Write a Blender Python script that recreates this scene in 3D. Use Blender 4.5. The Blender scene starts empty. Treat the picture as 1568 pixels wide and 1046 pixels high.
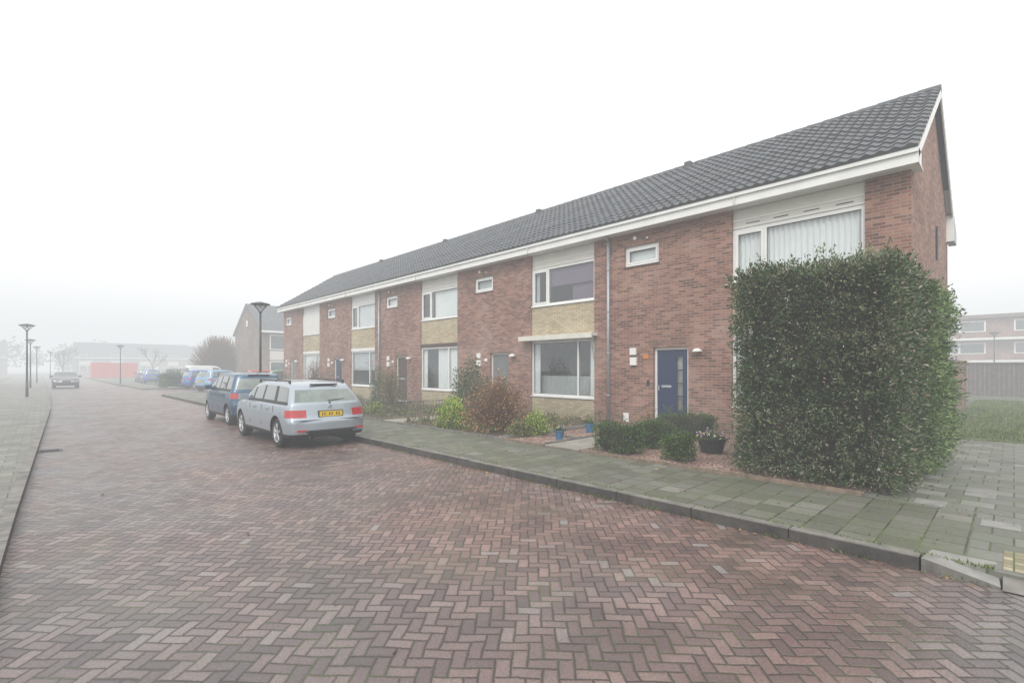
import bpy, math, random
import numpy as np
from mathutils import Vector, Matrix, noise
random.seed(7); rng=np.random.default_rng(7)
sc=bpy.context.scene
col=sc.collection
# ------------------------------------------------------------------ node helpers
class NT:
    def __init__(s,nt): s.nt=nt; s.n=nt.nodes; s.l=nt.links
    def node(s,t,**kw):
        n=s.n.new(t)
        for k,v in kw.items(): setattr(n,k,v)
        return n
    def put(s,sock,v):
        if isinstance(v,bpy.types.NodeSocket): s.l.new(v,sock)
        elif v is not None: sock.default_value=v
    def m(s,op,a,b=None,c=None):
        n=s.node('ShaderNodeMath',operation=op); s.put(n.inputs[0],a)
        if b is not None: s.put(n.inputs[1],b)
        if c is not None: s.put(n.inputs[2],c)
        return n.outputs[0]
    def mr(s,v,a,b,c=0.,d=1.):
        n=s.node('ShaderNodeMapRange'); s.put(n.inputs[0],v)
        for i,x in enumerate((a,b,c,d)): s.put(n.inputs[1+i],x)
        return n.outputs[0]
    def mix(s,f,a,b,bt='MIX'):
        n=s.node('ShaderNodeMix',data_type='RGBA',blend_type=bt); s.put(n.inputs[0],f); s.put(n.inputs[6],a); s.put(n.inputs[7],b)
        return n.outputs[2]
    def noise(s,v,sc,det=3.,r=.55):
        n=s.node('ShaderNodeTexNoise'); s.put(n.inputs['Vector'],v); n.inputs['Scale'].default_value=sc; n.inputs['Detail'].default_value=det; n.inputs['Roughness'].default_value=r
        return n.outputs[0]
    def ramp(s,f,stops,interp='LINEAR'):
        n=s.node('ShaderNodeValToRGB'); n.color_ramp.interpolation=interp; e=n.color_ramp.elements
        while len(e)<len(stops): e.new(.5)
        for i,(p,c) in enumerate(stops): e[i].position=p; e[i].color=(*c,1)
        s.put(n.inputs[0],f); return n.outputs[0]
    def obj(s): return s.node('ShaderNodeTexCoord').outputs['Object']
    def bump(s,h,st=.3,d=.01):
        n=s.node('ShaderNodeBump'); n.inputs['Strength'].default_value=st; n.inputs['Distance'].default_value=d; s.put(n.inputs['Height'],h); return n.outputs[0]
def newmat(name):
    m=bpy.data.materials.new(name); m.use_nodes=True; t=NT(m.node_tree); b=m.node_tree.nodes['Principled BSDF']; return m,t,b
def C(*a): return (*a,1)
def simple(name,c,rough=.6,metal=0.,var=.12,sc=6.,bump=0.,coat=0.,spec=.5):
    m,t,b=newmat(name); o=t.obj(); n=t.noise(o,sc,3)
    lo=tuple(max(0,x*(1-var)) for x in c); hi=tuple(x*(1+var) for x in c)
    t.put(b.inputs['Base Color'],t.ramp(n,[(.3,lo),(.7,hi)]))
    b.inputs['Roughness'].default_value=rough; b.inputs['Metallic'].default_value=metal; b.inputs['Coat Weight'].default_value=coat
    b.inputs['Specular IOR Level'].default_value=spec
    if bump: t.put(b.inputs['Normal'],t.bump(t.noise(o,sc*6,3),bump,.01))
    return m
def facade_brick(name,c1,c2,c3,mort,stain=.35,ms=.009):
    m,t,b=newmat(name); o=t.obj(); sp=t.node('ShaderNodeSeparateXYZ'); t.put(sp.inputs[0],o)
    cb=t.node('ShaderNodeCombineXYZ'); t.put(cb.inputs[0],t.m('ADD',sp.outputs[0],sp.outputs[1])); t.put(cb.inputs[1],sp.outputs[2])
    br=t.node('ShaderNodeTexBrick'); t.put(br.inputs['Vector'],cb.outputs[0])
    br.inputs['Scale'].default_value=1; br.inputs['Brick Width'].default_value=.22; br.inputs['Row Height'].default_value=.066
    br.inputs['Mortar Size'].default_value=ms; br.inputs['Mortar Smooth'].default_value=.3
    br.inputs['Color1'].default_value=C(0,0,0); br.inputs['Color2'].default_value=C(1,1,1); br.inputs['Mortar'].default_value=C(.5,.5,.5)
    n2=t.noise(cb.outputs[0],7,2)
    f=t.m('ADD',t.m('MULTIPLY',br.outputs[0],.75),t.m('MULTIPLY',n2,.35))
    colr=t.ramp(f,[(.08,c1),(.5,c2),(.92,c3)])
    big=t.noise(o,.7,5,.65)
    st=t.mr(big,.48,.72,0,stain)
    colr=t.mix(st,colr,C(.36,.29,.25))
    fine=t.mr(t.noise(o,40,2),.2,.8,.8,1.18)
    colr=t.mix(1.,colr,fine,'MULTIPLY')
    colr=t.mix(br.outputs['Fac'],colr,C(*mort))
    colr=t.mix(1.,colr,t.mr(big,.3,.6,.80,1.08),'MULTIPLY')
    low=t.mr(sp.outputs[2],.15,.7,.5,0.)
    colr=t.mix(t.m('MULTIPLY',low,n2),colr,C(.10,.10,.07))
    t.put(b.inputs['Base Color'],colr); b.inputs['Roughness'].default_value=.85; b.inputs['Specular IOR Level'].default_value=.25
    t.put(b.inputs['Normal'],t.bump(t.m('MULTIPLY',br.outputs['Fac'],-1.),.6,.007)); return m
def tiles(name,w,h,c1,c2,mort,off=.5,moss=.4,ms=.007,rot=0,rough=.6,mosscol=(.10,.125,.05)):
    m,t,b=newmat(name); o=t.obj(); mp=t.node('ShaderNodeMapping'); t.put(mp.inputs[0],o); mp.inputs['Rotation'].default_value=(0,0,rot)
    br=t.node('ShaderNodeTexBrick'); t.put(br.inputs['Vector'],mp.outputs[0])
    br.inputs['Scale'].default_value=1; br.inputs['Brick Width'].default_value=w; br.inputs['Row Height'].default_value=h; br.offset=off
    br.inputs['Mortar Size'].default_value=ms; br.inputs['Mortar Smooth'].default_value=.3
    br.inputs['Color1'].default_value=C(0,0,0); br.inputs['Color2'].default_value=C(1,1,1)
    cc=t.ramp(br.outputs[0],[(0,c1),(.85,c2),(1,tuple(x*1.25 for x in c2))])
    cc=t.mix(1.,cc,t.mr(t.noise(o,25,4,.7),.2,.8,.72,1.25),'MULTIPLY')
    big=t.noise(o,.9,5,.7)
    mo=t.mr(big,.40,.68,0,moss)
    cc=t.mix(mo,cc,C(*mosscol))
    mcol=t.mix(t.mr(t.noise(o,2.2,3),.4,.6),C(*mort),C(.09,.13,.035))
    cc=t.mix(br.outputs['Fac'],cc,mcol)
    t.put(b.inputs['Base Color'],cc); t.put(b.inputs['Roughness'],t.mr(big,.3,.7,rough+.15,rough-.12))
    t.put(b.inputs['Normal'],t.bump(t.m('MULTIPLY',br.outputs['Fac'],-1.),.6,.006)); return m
def herringbone():
    m,t,b=newmat('road_clay_pavers'); o=t.obj()
    wob=t.node('ShaderNodeTexNoise'); t.put(wob.inputs['Vector'],o); wob.inputs['Scale'].default_value=1.9; wob.inputs['Detail'].default_value=2
    vm=t.node('ShaderNodeVectorMath',operation='MULTIPLY_ADD'); t.put(vm.inputs[0],wob.outputs['Color']); vm.inputs[1].default_value=(.08,.08,0); t.put(vm.inputs[2],o)
    mp=t.node('ShaderNodeMapping'); t.put(mp.inputs[0],vm.outputs[0]); mp.inputs['Rotation'].default_value=(0,0,math.radians(46)); w=.088; mp.inputs['Scale'].default_value=(1/w,1/w,1)
    sp=t.node('ShaderNodeSeparateXYZ'); t.put(sp.inputs[0],mp.outputs[0]); x,y=sp.outputs[0],sp.outputs[1]
    i=t.m('FLOOR',x); j=t.m('FLOOR',y); u=t.m('SUBTRACT',x,i); v=t.m('SUBTRACT',y,j)
    k=t.m('FLOORED_MODULO',t.m('ADD',t.m('SUBTRACT',i,j),.25),4.)
    ks=[t.m('COMPARE',k,q+.25,.4) for q in range(4)]
    dL=t.m('MULTIPLY_ADD',ks[1],10.,u); dR=t.m('MULTIPLY_ADD',ks[0],10.,t.m('SUBTRACT',1.,u))
    dB=t.m('MULTIPLY_ADD',ks[2],10.,v); dT=t.m('MULTIPLY_ADD',ks[3],10.,t.m('SUBTRACT',1.,v))
    e=t.m('MINIMUM',t.m('MINIMUM',dL,dR),t.m('MINIMUM',dB,dT))
    fine=t.noise(o,60,3,.65)
    e=t.m('ADD',e,t.m('MULTIPLY',t.m('SUBTRACT',fine,.5),.12))
    joint=t.mr(e,.03,.12,1.,0.)
    cb=t.node('ShaderNodeCombineXYZ'); t.put(cb.inputs[0],t.m('SUBTRACT',i,ks[1])); t.put(cb.inputs[1],t.m('SUBTRACT',j,ks[2]))
    wn=t.node('ShaderNodeTexWhiteNoise',noise_dimensions='2D'); t.put(wn.inputs[0],cb.outputs[0])
    red=t.ramp(wn.outputs[0],[(0,(.115,.076,.07)),(.3,(.155,.096,.086)),(.7,(.20,.122,.106)),(.95,(.235,.145,.125)),(1,(.23,.205,.20))])
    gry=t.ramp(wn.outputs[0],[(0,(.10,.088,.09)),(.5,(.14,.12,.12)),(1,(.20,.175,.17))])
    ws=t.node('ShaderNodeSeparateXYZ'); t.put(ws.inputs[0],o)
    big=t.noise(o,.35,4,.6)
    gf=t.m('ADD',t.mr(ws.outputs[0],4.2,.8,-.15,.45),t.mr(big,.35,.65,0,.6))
    gf=t.m('ADD',gf,t.m('MULTIPLY',t.mr(ws.outputs[1],.7,-.2,0,.9),t.mr(ws.outputs[0],2.9,3.9,0,1)))  # greyer bricks at the near right: reflected sky painted into their colour
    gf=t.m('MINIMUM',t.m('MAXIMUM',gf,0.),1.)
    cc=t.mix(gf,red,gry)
    cc=t.mix(1.,cc,t.mr(fine,.25,.75,.68,1.32),'MULTIPLY')
    med=t.noise(o,.85,6,.68)
    wet=t.mr(med,.40,.62,0,1)
    cc=t.mix(1.,cc,t.mr(wet,0,1,1.18,.80),'MULTIPLY')
    jc=t.mix(t.mr(t.noise(o,1.3,4,.6),.46,.62),C(.04,.034,.03),C(.07,.085,.035))
    cc=t.mix(t.m('MULTIPLY',joint,.92),cc,jc)
    t.put(b.inputs['Base Color'],cc)
    t.put(b.inputs['Roughness'],t.mr(wet,0,1,.55,.30)); b.inputs['Specular IOR Level'].default_value=.5
    hh=t.m('ADD',t.mr(e,0.,.18,0.,1.),t.m('MULTIPLY',wn.outputs[0],.5)); hh=t.m('ADD',hh,t.m('MULTIPLY',fine,.4))
    t.put(b.inputs['Normal'],t.bump(hh,.7,.007)); return m
def leafmat(name,stops,rough=.55,trans=.0,big=None,bs=1.3,spec=.3):
    m,t,b=newmat(name); g=t.node('ShaderNodeNewGeometry'); c=t.ramp(g.outputs['Random Per Island'],stops)
    n=t.noise(t.obj(),bs,3)
    if big: c=t.mix(t.mr(n,.5,.66,0,.65),c,C(*big))
    c=t.mix(1.,c,t.mr(n,.3,.7,.7,1.25),'MULTIPLY')
    t.put(b.inputs['Base Color'],c); b.inputs['Roughness'].default_value=rough; b.inputs['Specular IOR Level'].default_value=spec
    return m
def glassmat(name,tint=(.75,.8,.8),refl=.12):
    m,t,b=newmat(name); t.n.remove(b); tr=t.node('ShaderNodeBsdfTransparent'); tr.inputs[0].default_value=C(*tint)
    gl=t.node('ShaderNodeBsdfGlossy'); gl.inputs['Roughness'].default_value=.02; gl.inputs[0].default_value=C(.93,.96,1)
    lw=t.node('ShaderNodeLayerWeight'); lw.inputs[0].default_value=.5
    f=t.m('MULTIPLY_ADD',t.m('POWER',lw.outputs['Facing'],3.),.75,refl)
    mx=t.node('ShaderNodeMixShader'); t.put(mx.inputs[0],f); t.l.new(tr.outputs[0],mx.inputs[1]); t.l.new(gl.outputs[0],mx.inputs[2])
    t.l.new(mx.outputs[0],m.node_tree.nodes['Material Output'].inputs[0]); return m
# ------------------------------------------------------------------ materials
M={}
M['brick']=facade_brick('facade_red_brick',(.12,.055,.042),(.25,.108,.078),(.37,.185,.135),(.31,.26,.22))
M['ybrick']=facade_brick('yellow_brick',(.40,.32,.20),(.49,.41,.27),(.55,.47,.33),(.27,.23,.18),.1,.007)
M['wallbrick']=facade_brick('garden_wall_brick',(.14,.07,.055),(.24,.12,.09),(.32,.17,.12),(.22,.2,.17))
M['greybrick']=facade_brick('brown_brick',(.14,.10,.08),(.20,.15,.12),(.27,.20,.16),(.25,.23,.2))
M['white']=simple('white_paint',(.76,.76,.74),.4,var=.06,sc=2)
M['cream']=simple('cream_panel',(.66,.64,.58),.5,var=.06,sc=3)
M['roof']=simple('concrete_roof_tiles',(.088,.095,.105),.6,var=.35,sc=4,bump=.3)
M['zinc']=simple('zinc',(.36,.39,.43),.45,.4,var=.1)
M['dark']=simple('dark_interior',(.05,.05,.05),.9)
M['interior']=simple('interior_wall',(.32,.30,.27),.9,var=.3,sc=1.2)
M['curtain']=simple('curtain',(.80,.81,.81),.9,var=.04,sc=1)
M['curtaing']=simple('grey_curtain',(.50,.52,.53),.9,var=.1,sc=1)
M['blue']=simple('blue_door_paint',(.012,.026,.085),.35,var=.08,sc=2)
M['grey']=simple('grey_door_paint',(.16,.17,.17),.4,var=.08,sc=2)
M['brown']=simple('brown_paint',(.07,.035,.025),.5,var=.1)
M['black']=simple('black_plastic',(.018,.018,.019),.5,var=.2)
M['blackmetal']=simple('black_painted_metal',(.03,.033,.033),.45,var=.2)
M['glass']=glassmat('window_glass',(.90,.93,.92),.10)
M['purple']=simple('purple_reflection',(.17,.12,.18),.7,var=.1)  # colour of a dark window reflection, painted on panels behind the glass
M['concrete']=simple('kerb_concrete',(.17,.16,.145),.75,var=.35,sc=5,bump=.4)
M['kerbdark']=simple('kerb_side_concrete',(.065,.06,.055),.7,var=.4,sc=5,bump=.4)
M['conclight']=simple('light_concrete',(.25,.245,.23),.7,var=.2,sc=7,bump=.3)
M['pave']=tiles('pavement_tiles',.30,.30,(.105,.102,.084),(.165,.16,.138),(.035,.035,.025),moss=.55,ms=.009)
M['pave2']=tiles('side_path_tiles',.30,.30,(.13,.133,.115),(.21,.21,.19),(.05,.055,.03),moss=.5,rot=math.radians(90),ms=.009)
M['paveL']=tiles('left_pavement_tiles',.30,.30,(.14,.133,.12),(.19,.185,.17),(.05,.05,.035),moss=.25)
M['klinker']=tiles('yellow_edge_pavers',.10,.20,(.22,.19,.12),(.32,.28,.19),(.06,.08,.03),moss=.5,off=0)
M['path']=tiles('garden_path_tiles',.5,.5,(.28,.26,.23),(.34,.32,.29),(.1,.1,.07),moss=.2)
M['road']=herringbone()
def gravel(name,cols,scale=55):
    m,t,b=newmat(name); o=t.obj(); v=t.node('ShaderNodeTexVoronoi'); t.put(v.inputs['Vector'],o); v.inputs['Scale'].default_value=scale
    sp=t.node('ShaderNodeSeparateColor'); t.put(sp.inputs[0],v.outputs['Color'])
    c=t.ramp(sp.outputs[0],cols); c=t.mix(1.,c,t.mr(t.noise(o,1.5,4),.3,.7,.7,1.2),'MULTIPLY')
    t.put(b.inputs['Base Color'],c); b.inputs['Roughness'].default_value=.8
    t.put(b.inputs['Normal'],t.bump(v.outputs['Distance'],.8,-.015)); return m
M['redgravel']=gravel('red_gravel',[(0,(.12,.07,.06)),(.4,(.24,.14,.11)),(.8,(.34,.22,.18)),(1,(.55,.48,.42))],38)
M['soil']=gravel('garden_soil',[(0,(.05,.035,.022)),(.6,(.11,.08,.05)),(1,(.18,.14,.09))],35)
M['ground']=simple('ground_field',(.11,.125,.075),.9,var=.35,sc=.8)
M['lawn']=simple('lawn_soil',(.10,.13,.045),.9,var=.4,sc=3,bump=.5)
M['wood']=simple('weathered_wood',(.20,.15,.11),.8,var=.3,sc=9,bump=.3)
M['woodgrey']=simple('grey_fence_wood',(.12,.10,.085),.8,var=.25,sc=4)
M['bark']=simple('bark',(.10,.075,.055),.9,var=.3,sc=8,bump=.5)
M['twig']=simple('twig_brown',(.17,.10,.06),.9,var=.3,sc=4)
M['orange']=simple('orange_sign',(.6,.2,.04),.5)
M['bluepot']=simple('blue_ceramic',(.05,.17,.33),.3,var=.15)
M['blackpot']=simple('black_planter',(.03,.03,.035),.5)
M['redc']=simple('red_container_paint',(.60,.08,.05),.6,var=.15,sc=1)
M['hedge']=leafmat('hedge_leaves',[(0,(.035,.065,.025)),(.25,(.065,.11,.042)),(.55,(.10,.155,.062)),(.80,(.14,.20,.085)),(.88,(.20,.22,.14)),(.93,(.30,.20,.17)),(1,(.52,.46,.42))],.42,big=(.15,.145,.095),bs=1.9)
M['hedgeg']=leafmat('hedge_side_leaves',[(0,(.05,.09,.03)),(.3,(.09,.155,.05)),(.7,(.15,.235,.08)),(1,(.24,.31,.12))],.45,big=(.21,.26,.11),bs=1.4)
M['box']=leafmat('boxwood_leaves',[(0,(.03,.06,.015)),(.5,(.07,.12,.03)),(1,(.13,.20,.05))],.45)
M['ygreen']=leafmat('yellow_green_leaves',[(0,(.12,.20,.03)),(.5,(.24,.34,.05)),(1,(.42,.48,.10))],.5)
M['dgreen']=leafmat('dark_green_leaves',[(0,(.03,.06,.02)),(.5,(.065,.11,.04)),(1,(.13,.18,.08))],.45)
M['brownleaf']=leafmat('dry_brown_leaves',[(0,(.14,.07,.035)),(.5,(.30,.15,.065)),(1,(.44,.27,.12))],.8)
M['mixleaf']=leafmat('ground_cover_leaves',[(0,(.05,.09,.02)),(.4,(.12,.17,.05)),(.7,(.20,.18,.08)),(1,(.28,.17,.09))],.6)
M['grass']=leafmat('grass_blades',[(0,(.07,.11,.025)),(.5,(.13,.19,.05)),(.9,(.20,.26,.08)),(1,(.34,.32,.18))],.5)
M['fallen']=leafmat('fallen_leaf',[(0,(.14,.08,.04)),(.5,(.24,.15,.07)),(1,(.40,.30,.15))],.7)
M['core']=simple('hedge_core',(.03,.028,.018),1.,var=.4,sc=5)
M['flower']=leafmat('flower_petals',[(0,(.35,.10,.4)),(.5,(.6,.55,.65)),(1,(.7,.65,.1))],.6)
def paint(name,c,metal=.3): return simple(name,c,.32,metal,var=.04,sc=2,coat=.6)
M['silver']=paint('silver_blue_car_paint',(.37,.42,.47),.45)
M['teal']=paint('dark_blue_car_paint',(.035,.085,.15),.3)
M['cblue']=paint('blue_car_paint',(.04,.12,.40),.2)
M['cblue2']=paint('pale_blue_car_paint',(.20,.36,.55),.2)
M['cred']=paint('red_car_paint',(.50,.05,.03),.1)
M['cgreen']=paint('green_car_paint',(.06,.22,.11),.1)
M['cwhite']=paint('white_car_paint',(.75,.76,.76),0)
M['cdark']=paint('dark_grey_car_paint',(.09,.09,.095),.3)
M['carglass']=simple('car_window_glass',(.05,.065,.062),.06,0,var=.35,sc=2.5,coat=1.,spec=1.)
M['rearglass']=simple('car_rear_glass',(.14,.18,.16),.05,0,var=.45,sc=2.2,coat=1.,spec=1.)
M['taillight']=simple('tail_light_red',(.42,.012,.016),.12,var=.1,coat=1.)
M['headlight']=simple('headlight_lens',(.65,.67,.70),.1,.3,var=.15,coat=1.)
M['plate']=simple('yellow_number_plate',(.72,.48,.02),.4,var=.03)
M['alloy']=simple('alloy_wheel',(.55,.56,.58),.3,.7,var=.05)
M['tyre']=simple('tyre_rubber',(.025,.025,.026),.8,var=.2)
# ------------------------------------------------------------------ mesh builder
class B:
    def __init__(s): s.v=[]; s.f=[]; s.mi=[]; s.mats=[]
    def mat(s,k):
        if k not in s.mats: s.mats.append(k)
        return s.mats.index(k)
    def face(s,pts,k):
        i=len(s.v); s.v+= [tuple(p) for p in pts]; s.f.append(tuple(range(i,i+len(pts)))); s.mi.append(s.mat(k))
    def box(s,x0,x1,y0,y1,z0,z1,k):
        if x0>x1:x0,x1=x1,x0
        if y0>y1:y0,y1=y1,y0
        i=len(s.v); s.v+=[(x,y,z) for z in(z0,z1) for y in(y0,y1) for x in(x0,x1)]
        for q in((0,2,3,1),(4,5,7,6),(0,1,5,4),(2,6,7,3),(0,4,6,2),(1,3,7,5)): s.f.append(tuple(i+a for a in q)); s.mi.append(s.mat(k))
    def cyl(s,p0,p1,r0,r1,k,n=10,caps=True):
        p0=Vector(p0);p1=Vector(p1); d=(p1-p0)
        if d.length<1e-6: return
        d.normalize(); a=d.cross(Vector((0,0,1)) if abs(d.z)<.9 else Vector((1,0,0))).normalized(); b=d.cross(a)
        i=len(s.v)
        for p,r in((p0,r0),(p1,r1)):
            for q in range(n):
                an=2*math.pi*q/n; s.v.append(tuple(p+a*math.cos(an)*r+b*math.sin(an)*r))
        for q in range(n): s.f.append((i+q,i+(q+1)%n,i+n+(q+1)%n,i+n+q)); s.mi.append(s.mat(k))
        if caps:
            s.f.append(tuple(i+q for q in reversed(range(n)))); s.mi.append(s.mat(k)); s.f.append(tuple(i+n+q for q in range(n))); s.mi.append(s.mat(k))
    def lathe(s,prof,c,axis,k,n=28):
        i=len(s.v)
        for (r,h) in prof:
            for q in range(n):
                an=2*math.pi*q/n
                if axis=='z': s.v.append((c[0]+r*math.cos(an),c[1]+r*math.sin(an),c[2]+h))
                else: s.v.append((c[0]+h,c[1]+r*math.cos(an),c[2]+r*math.sin(an)))
        for a in range(len(prof)-1):
            for q in range(n):
                s.f.append((i+a*n+q,i+a*n+(q+1)%n,i+(a+1)*n+(q+1)%n,i+(a+1)*n+q)); s.mi.append(s.mat(k))
    def slab(s,poly,z0,z1,ktop,kside=None):
        kside=kside or ktop
        s.face([(x,y,z1) for x,y in poly],ktop); n=len(poly)
        for i in range(n):
            a=poly[i];b=poly[(i+1)%n]; s.face([(a[0],a[1],z0),(b[0],b[1],z0),(b[0],b[1],z1),(a[0],a[1],z1)],kside)
    def obj(s,name,parent=None,smooth=False,bevel=0):
        me=bpy.data.meshes.new(name); me.from_pydata(s.v,[],s.f)
        for k in s.mats: me.materials.append(M[k])
        me.polygons.foreach_set('material_index',s.mi)
        if smooth: me.polygons.foreach_set('use_smooth',[True]*len(s.f))
        me.update(); o=bpy.data.objects.new(name,me); col.objects.link(o)
        if bevel:
            md=o.modifiers.new('bevel','BEVEL'); md.width=bevel; md.segments=2; md.limit_method='ANGLE'
        if parent: par(o,parent)
        return o
def par(o,p):
    o.parent=p; o.matrix_parent_inverse=Matrix.LocRotScale(p.location,p.rotation_euler,p.scale).inverted()
def empty(name,loc=(0,0,0)):
    e=bpy.data.objects.new(name,None); e.location=loc; e.empty_display_size=.3; col.objects.link(e); return e
# ------------------------------------------------------------------ foliage
def leaves(name,P,Nrm,L,W,matk,parent=None,spread=.8,up=0.):
    n=len(P); P=np.asarray(P,float); Nrm=np.asarray(Nrm,float)
    d=Nrm+rng.normal(0,spread,(n,3)); d[:,2]+=up; d/=np.linalg.norm(d,axis=1)[:,None]+1e-9
    r=rng.normal(0,1,(n,3)); s=np.cross(d,r); s/=np.linalg.norm(s,axis=1)[:,None]+1e-9; nn=np.cross(d,s)
    l=(L*rng.uniform(.6,1.3,n))[:,None]; w=(W*rng.uniform(.7,1.3,n))[:,None]
    V=np.stack([P,P+d*l*.5+s*w*.5+nn*w*.15,P+d*l,P+d*l*.5-s*w*.5+nn*w*.15],1).reshape(-1,3)
    me=bpy.data.meshes.new(name); me.vertices.add(4*n); me.vertices.foreach_set('co',V.ravel()); me.loops.add(4*n); me.loops.foreach_set('vertex_index',np.arange(4*n,dtype=np.int32))
    me.polygons.add(n); me.polygons.foreach_set('loop_start',np.arange(0,4*n,4,dtype=np.int32)); me.materials.append(M[matk]); me.update(calc_edges=True); me.validate()
    o=bpy.data.objects.new(name,me); col.objects.link(o)
    if parent: par(o,parent)
    return o
def rbox_pts(c,h,n,rad,amp,fr,bottom=False,seed=0):
    c=np.array(c,float);h=np.array(h,float); ar=np.array([h[1]*h[2]]*2+[h[0]*h[2]]*2+[h[0]*h[1]]*(2 if bottom else 1))
    side=rng.choice(len(ar),n,p=ar/ar.sum()); q=rng.uniform(-1,1,(n,3))*h
    for sd,(ax,sg) in enumerate([(0,-1),(0,1),(1,-1),(1,1),(2,1),(2,-1)][:len(ar)]): q[side==sd,ax]=sg*h[ax]
    inner=np.clip(q,-(h-rad),(h-rad)); d=q-inner; ln=np.linalg.norm(d,axis=1)[:,None]; d/=ln+1e-9; p=inner+d*np.minimum(rad,ln)
    p+=c; dv=np.array([noise.noise(Vector((a*fr+seed,b*fr,e*fr)))+.7*noise.noise(Vector((a*fr*3.1,b*fr*3.1+seed,e*fr*3.1))) for a,b,e in p])
    return p+d*(dv*amp)[:,None],d
def core_box(name,c,h,matk,parent,rad=.1):
    b=B(); b.box(c[0]-h[0],c[0]+h[0],c[1]-h[1],c[1]+h[1],c[2]-h[2],c[2]+h[2],matk); return b.obj(name,parent,bevel=rad)
def hedge_box(name,c,h,nclump,per,L,W,matk,rad=.15,amp=.1,fr=1.6,inset=.12,depth=.1,bottom=False,parent=None,sprigs=0):
    e=parent or empty(name,(c[0],c[1],c[2]-h[2])); p,d=rbox_pts(c,h,nclump,rad,amp,fr,bottom)
    p=p-d*(rng.uniform(0,1,nclump)**1.5*depth)[:,None]
    P=np.repeat(p,per,0)+rng.normal(0,L*.75,(nclump*per,3)); D=np.repeat(d+rng.normal(0,.4,d.shape),per,0)
    P[:,2]=np.maximum(P[:,2],c[2]-h[2]+.01)
    leaves('foliage',P,D,L,W,matk,e,.5,.2)
    if sprigs:
        p,d=rbox_pts(c,h,sprigs,rad,amp,fr); t_=rng.uniform(0,1,(sprigs,14)); dd=d+rng.normal(0,.35,d.shape); dd[:,2]+=.3; ln=rng.uniform(.05,.17,sprigs)
        P=(p[:,None,:]+dd[:,None,:]*(t_*ln[:,None])[:,:,None]).reshape(-1,3)+rng.normal(0,.012,(sprigs*14,3)); leaves('sprigs',P,np.repeat(dd,14,0),L,W,matk,e,.5,.2)
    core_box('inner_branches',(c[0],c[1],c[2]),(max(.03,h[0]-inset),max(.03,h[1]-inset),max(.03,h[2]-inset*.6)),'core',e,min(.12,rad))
    return e
def shrub(name,c,r,n,L,W,matk,twigs=0,twk='twig',fill=.5,spread=.9,up=.2,tr=.008):
    e=empty(name,c); d=rng.normal(0,1,(n,3)); d[:,2]=np.abs(d[:,2])-.15; d/=np.linalg.norm(d,axis=1)[:,None]
    rr=(rng.uniform(fill,1,n))*(1+.34*np.array([noise.noise(Vector((a*2.3+c[0],b*2.3+c[1],z*2.3))) for a,b,z in d]))
    P=np.array(c)+d*rr[:,None]*np.array(r); P[:,2]+=r[2]*.12; P[:,2]=np.maximum(P[:,2],c[2]+.02)
    leaves('foliage',P,d,L,W,matk,e,spread,up)
    b=B()
    for i in range(max(twigs,8)):
        a=random.uniform(0,6.28); q=random.uniform(.1,1)
        end=(c[0]+math.cos(a)*r[0]*q,c[1]+math.sin(a)*r[1]*q,c[2]+r[2]*random.uniform(.75,1.1)*math.sqrt(max(.15,1.15-q*q)))
        mid=tuple((c[k]+end[k])/2+random.uniform(-.05,.05) for k in range(3)); st=(c[0]+random.uniform(-.1,.1),c[1]+random.uniform(-.1,.1),c[2])
        b.cyl(st,mid,tr,tr,twk,4,False); b.cyl(mid,end,tr,tr*.4,twk,4,False)
    b.obj('stems',e); return e
def bare_tree(name,base,h,spread,lev=5,r=.12,trunk=.3,nb=3):
    e=empty(name,base); b=B()
    def grow(p,d,l,rad,k):
        q=p+d*l; b.cyl(p,q,rad,rad*.68,'bark',4 if k<4 else 8,False)
        if k==0: return
        for i in range(nb if k>1 else 4):
            nd=(d+Vector((random.gauss(0,spread),random.gauss(0,spread),random.gauss(.12,spread*.6)))).normalized()
            grow(q if i else p+d*l*.7,nd,l*random.uniform(.6,.82),max(rad*.6,.012),k-1)
    grow(Vector(base),Vector((0,0,1)),h*trunk,r,lev); b.obj('trunk_and_branches',e); return e
# ------------------------------------------------------------------ GROUND
b=B(); b.face([(-500,-500,-.03),(700,-500,-.03),(700,700,-.03),(-500,700,-.03)],'ground'); b.obj('ground')
LK=[(-.42,-14),(-.35,0),(-.2,7.6),(.3,27),(.42,43),(.42,150)]
b=B()
for i in range(len(LK)-1):
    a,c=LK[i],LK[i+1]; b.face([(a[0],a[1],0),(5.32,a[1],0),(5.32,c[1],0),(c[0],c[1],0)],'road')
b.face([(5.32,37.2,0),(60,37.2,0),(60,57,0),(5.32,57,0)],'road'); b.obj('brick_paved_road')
KX=5.3
b=B()
cr=[(KX+.12+1.2*(1-math.cos(a)),36.-0+1.2*math.sin(a)) for a in [math.radians(x) for x in range(0,91,15)]]
poly=[(KX+.12,.28)]+[(7.4,.28),(7.4,37.2)]+list(reversed(cr))
b.slab(poly,-.02,.10,'pave'); b.face([(7.4,34.4,.1),(60,34.4,.1),(60,37.2,.1),(7.4,37.2,.1)],'pave'); b.obj('pavement')
b=B(); b.slab([(KX+.12,-14),(15,-14),(15,1.33),(7.4,1.33),(7.4,.28),(KX+.12,.28)],-.02,.096,'pave2')
b.slab([(15,-.75),(40,-2.6),(40,-1.1),(15,-2.2)],-.02,.096,'pave2')
b.slab([(15,-14),(30,-14),(30,-4),(15,-4)],-.02,.09,'pave2')
for (x,y) in [(6.9,-.05),(7.5,.55),(8.4,.15),(9.3,.75),(8.1,-.5),(10.5,.2),(11.4,-.3),(9.9,-.4),(8.7,.15),(9.6,-.4)]: b.box(x,x+.29,y,y+.29,.09,.1005,'conclight')
b.obj('side_footpath')
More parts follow.
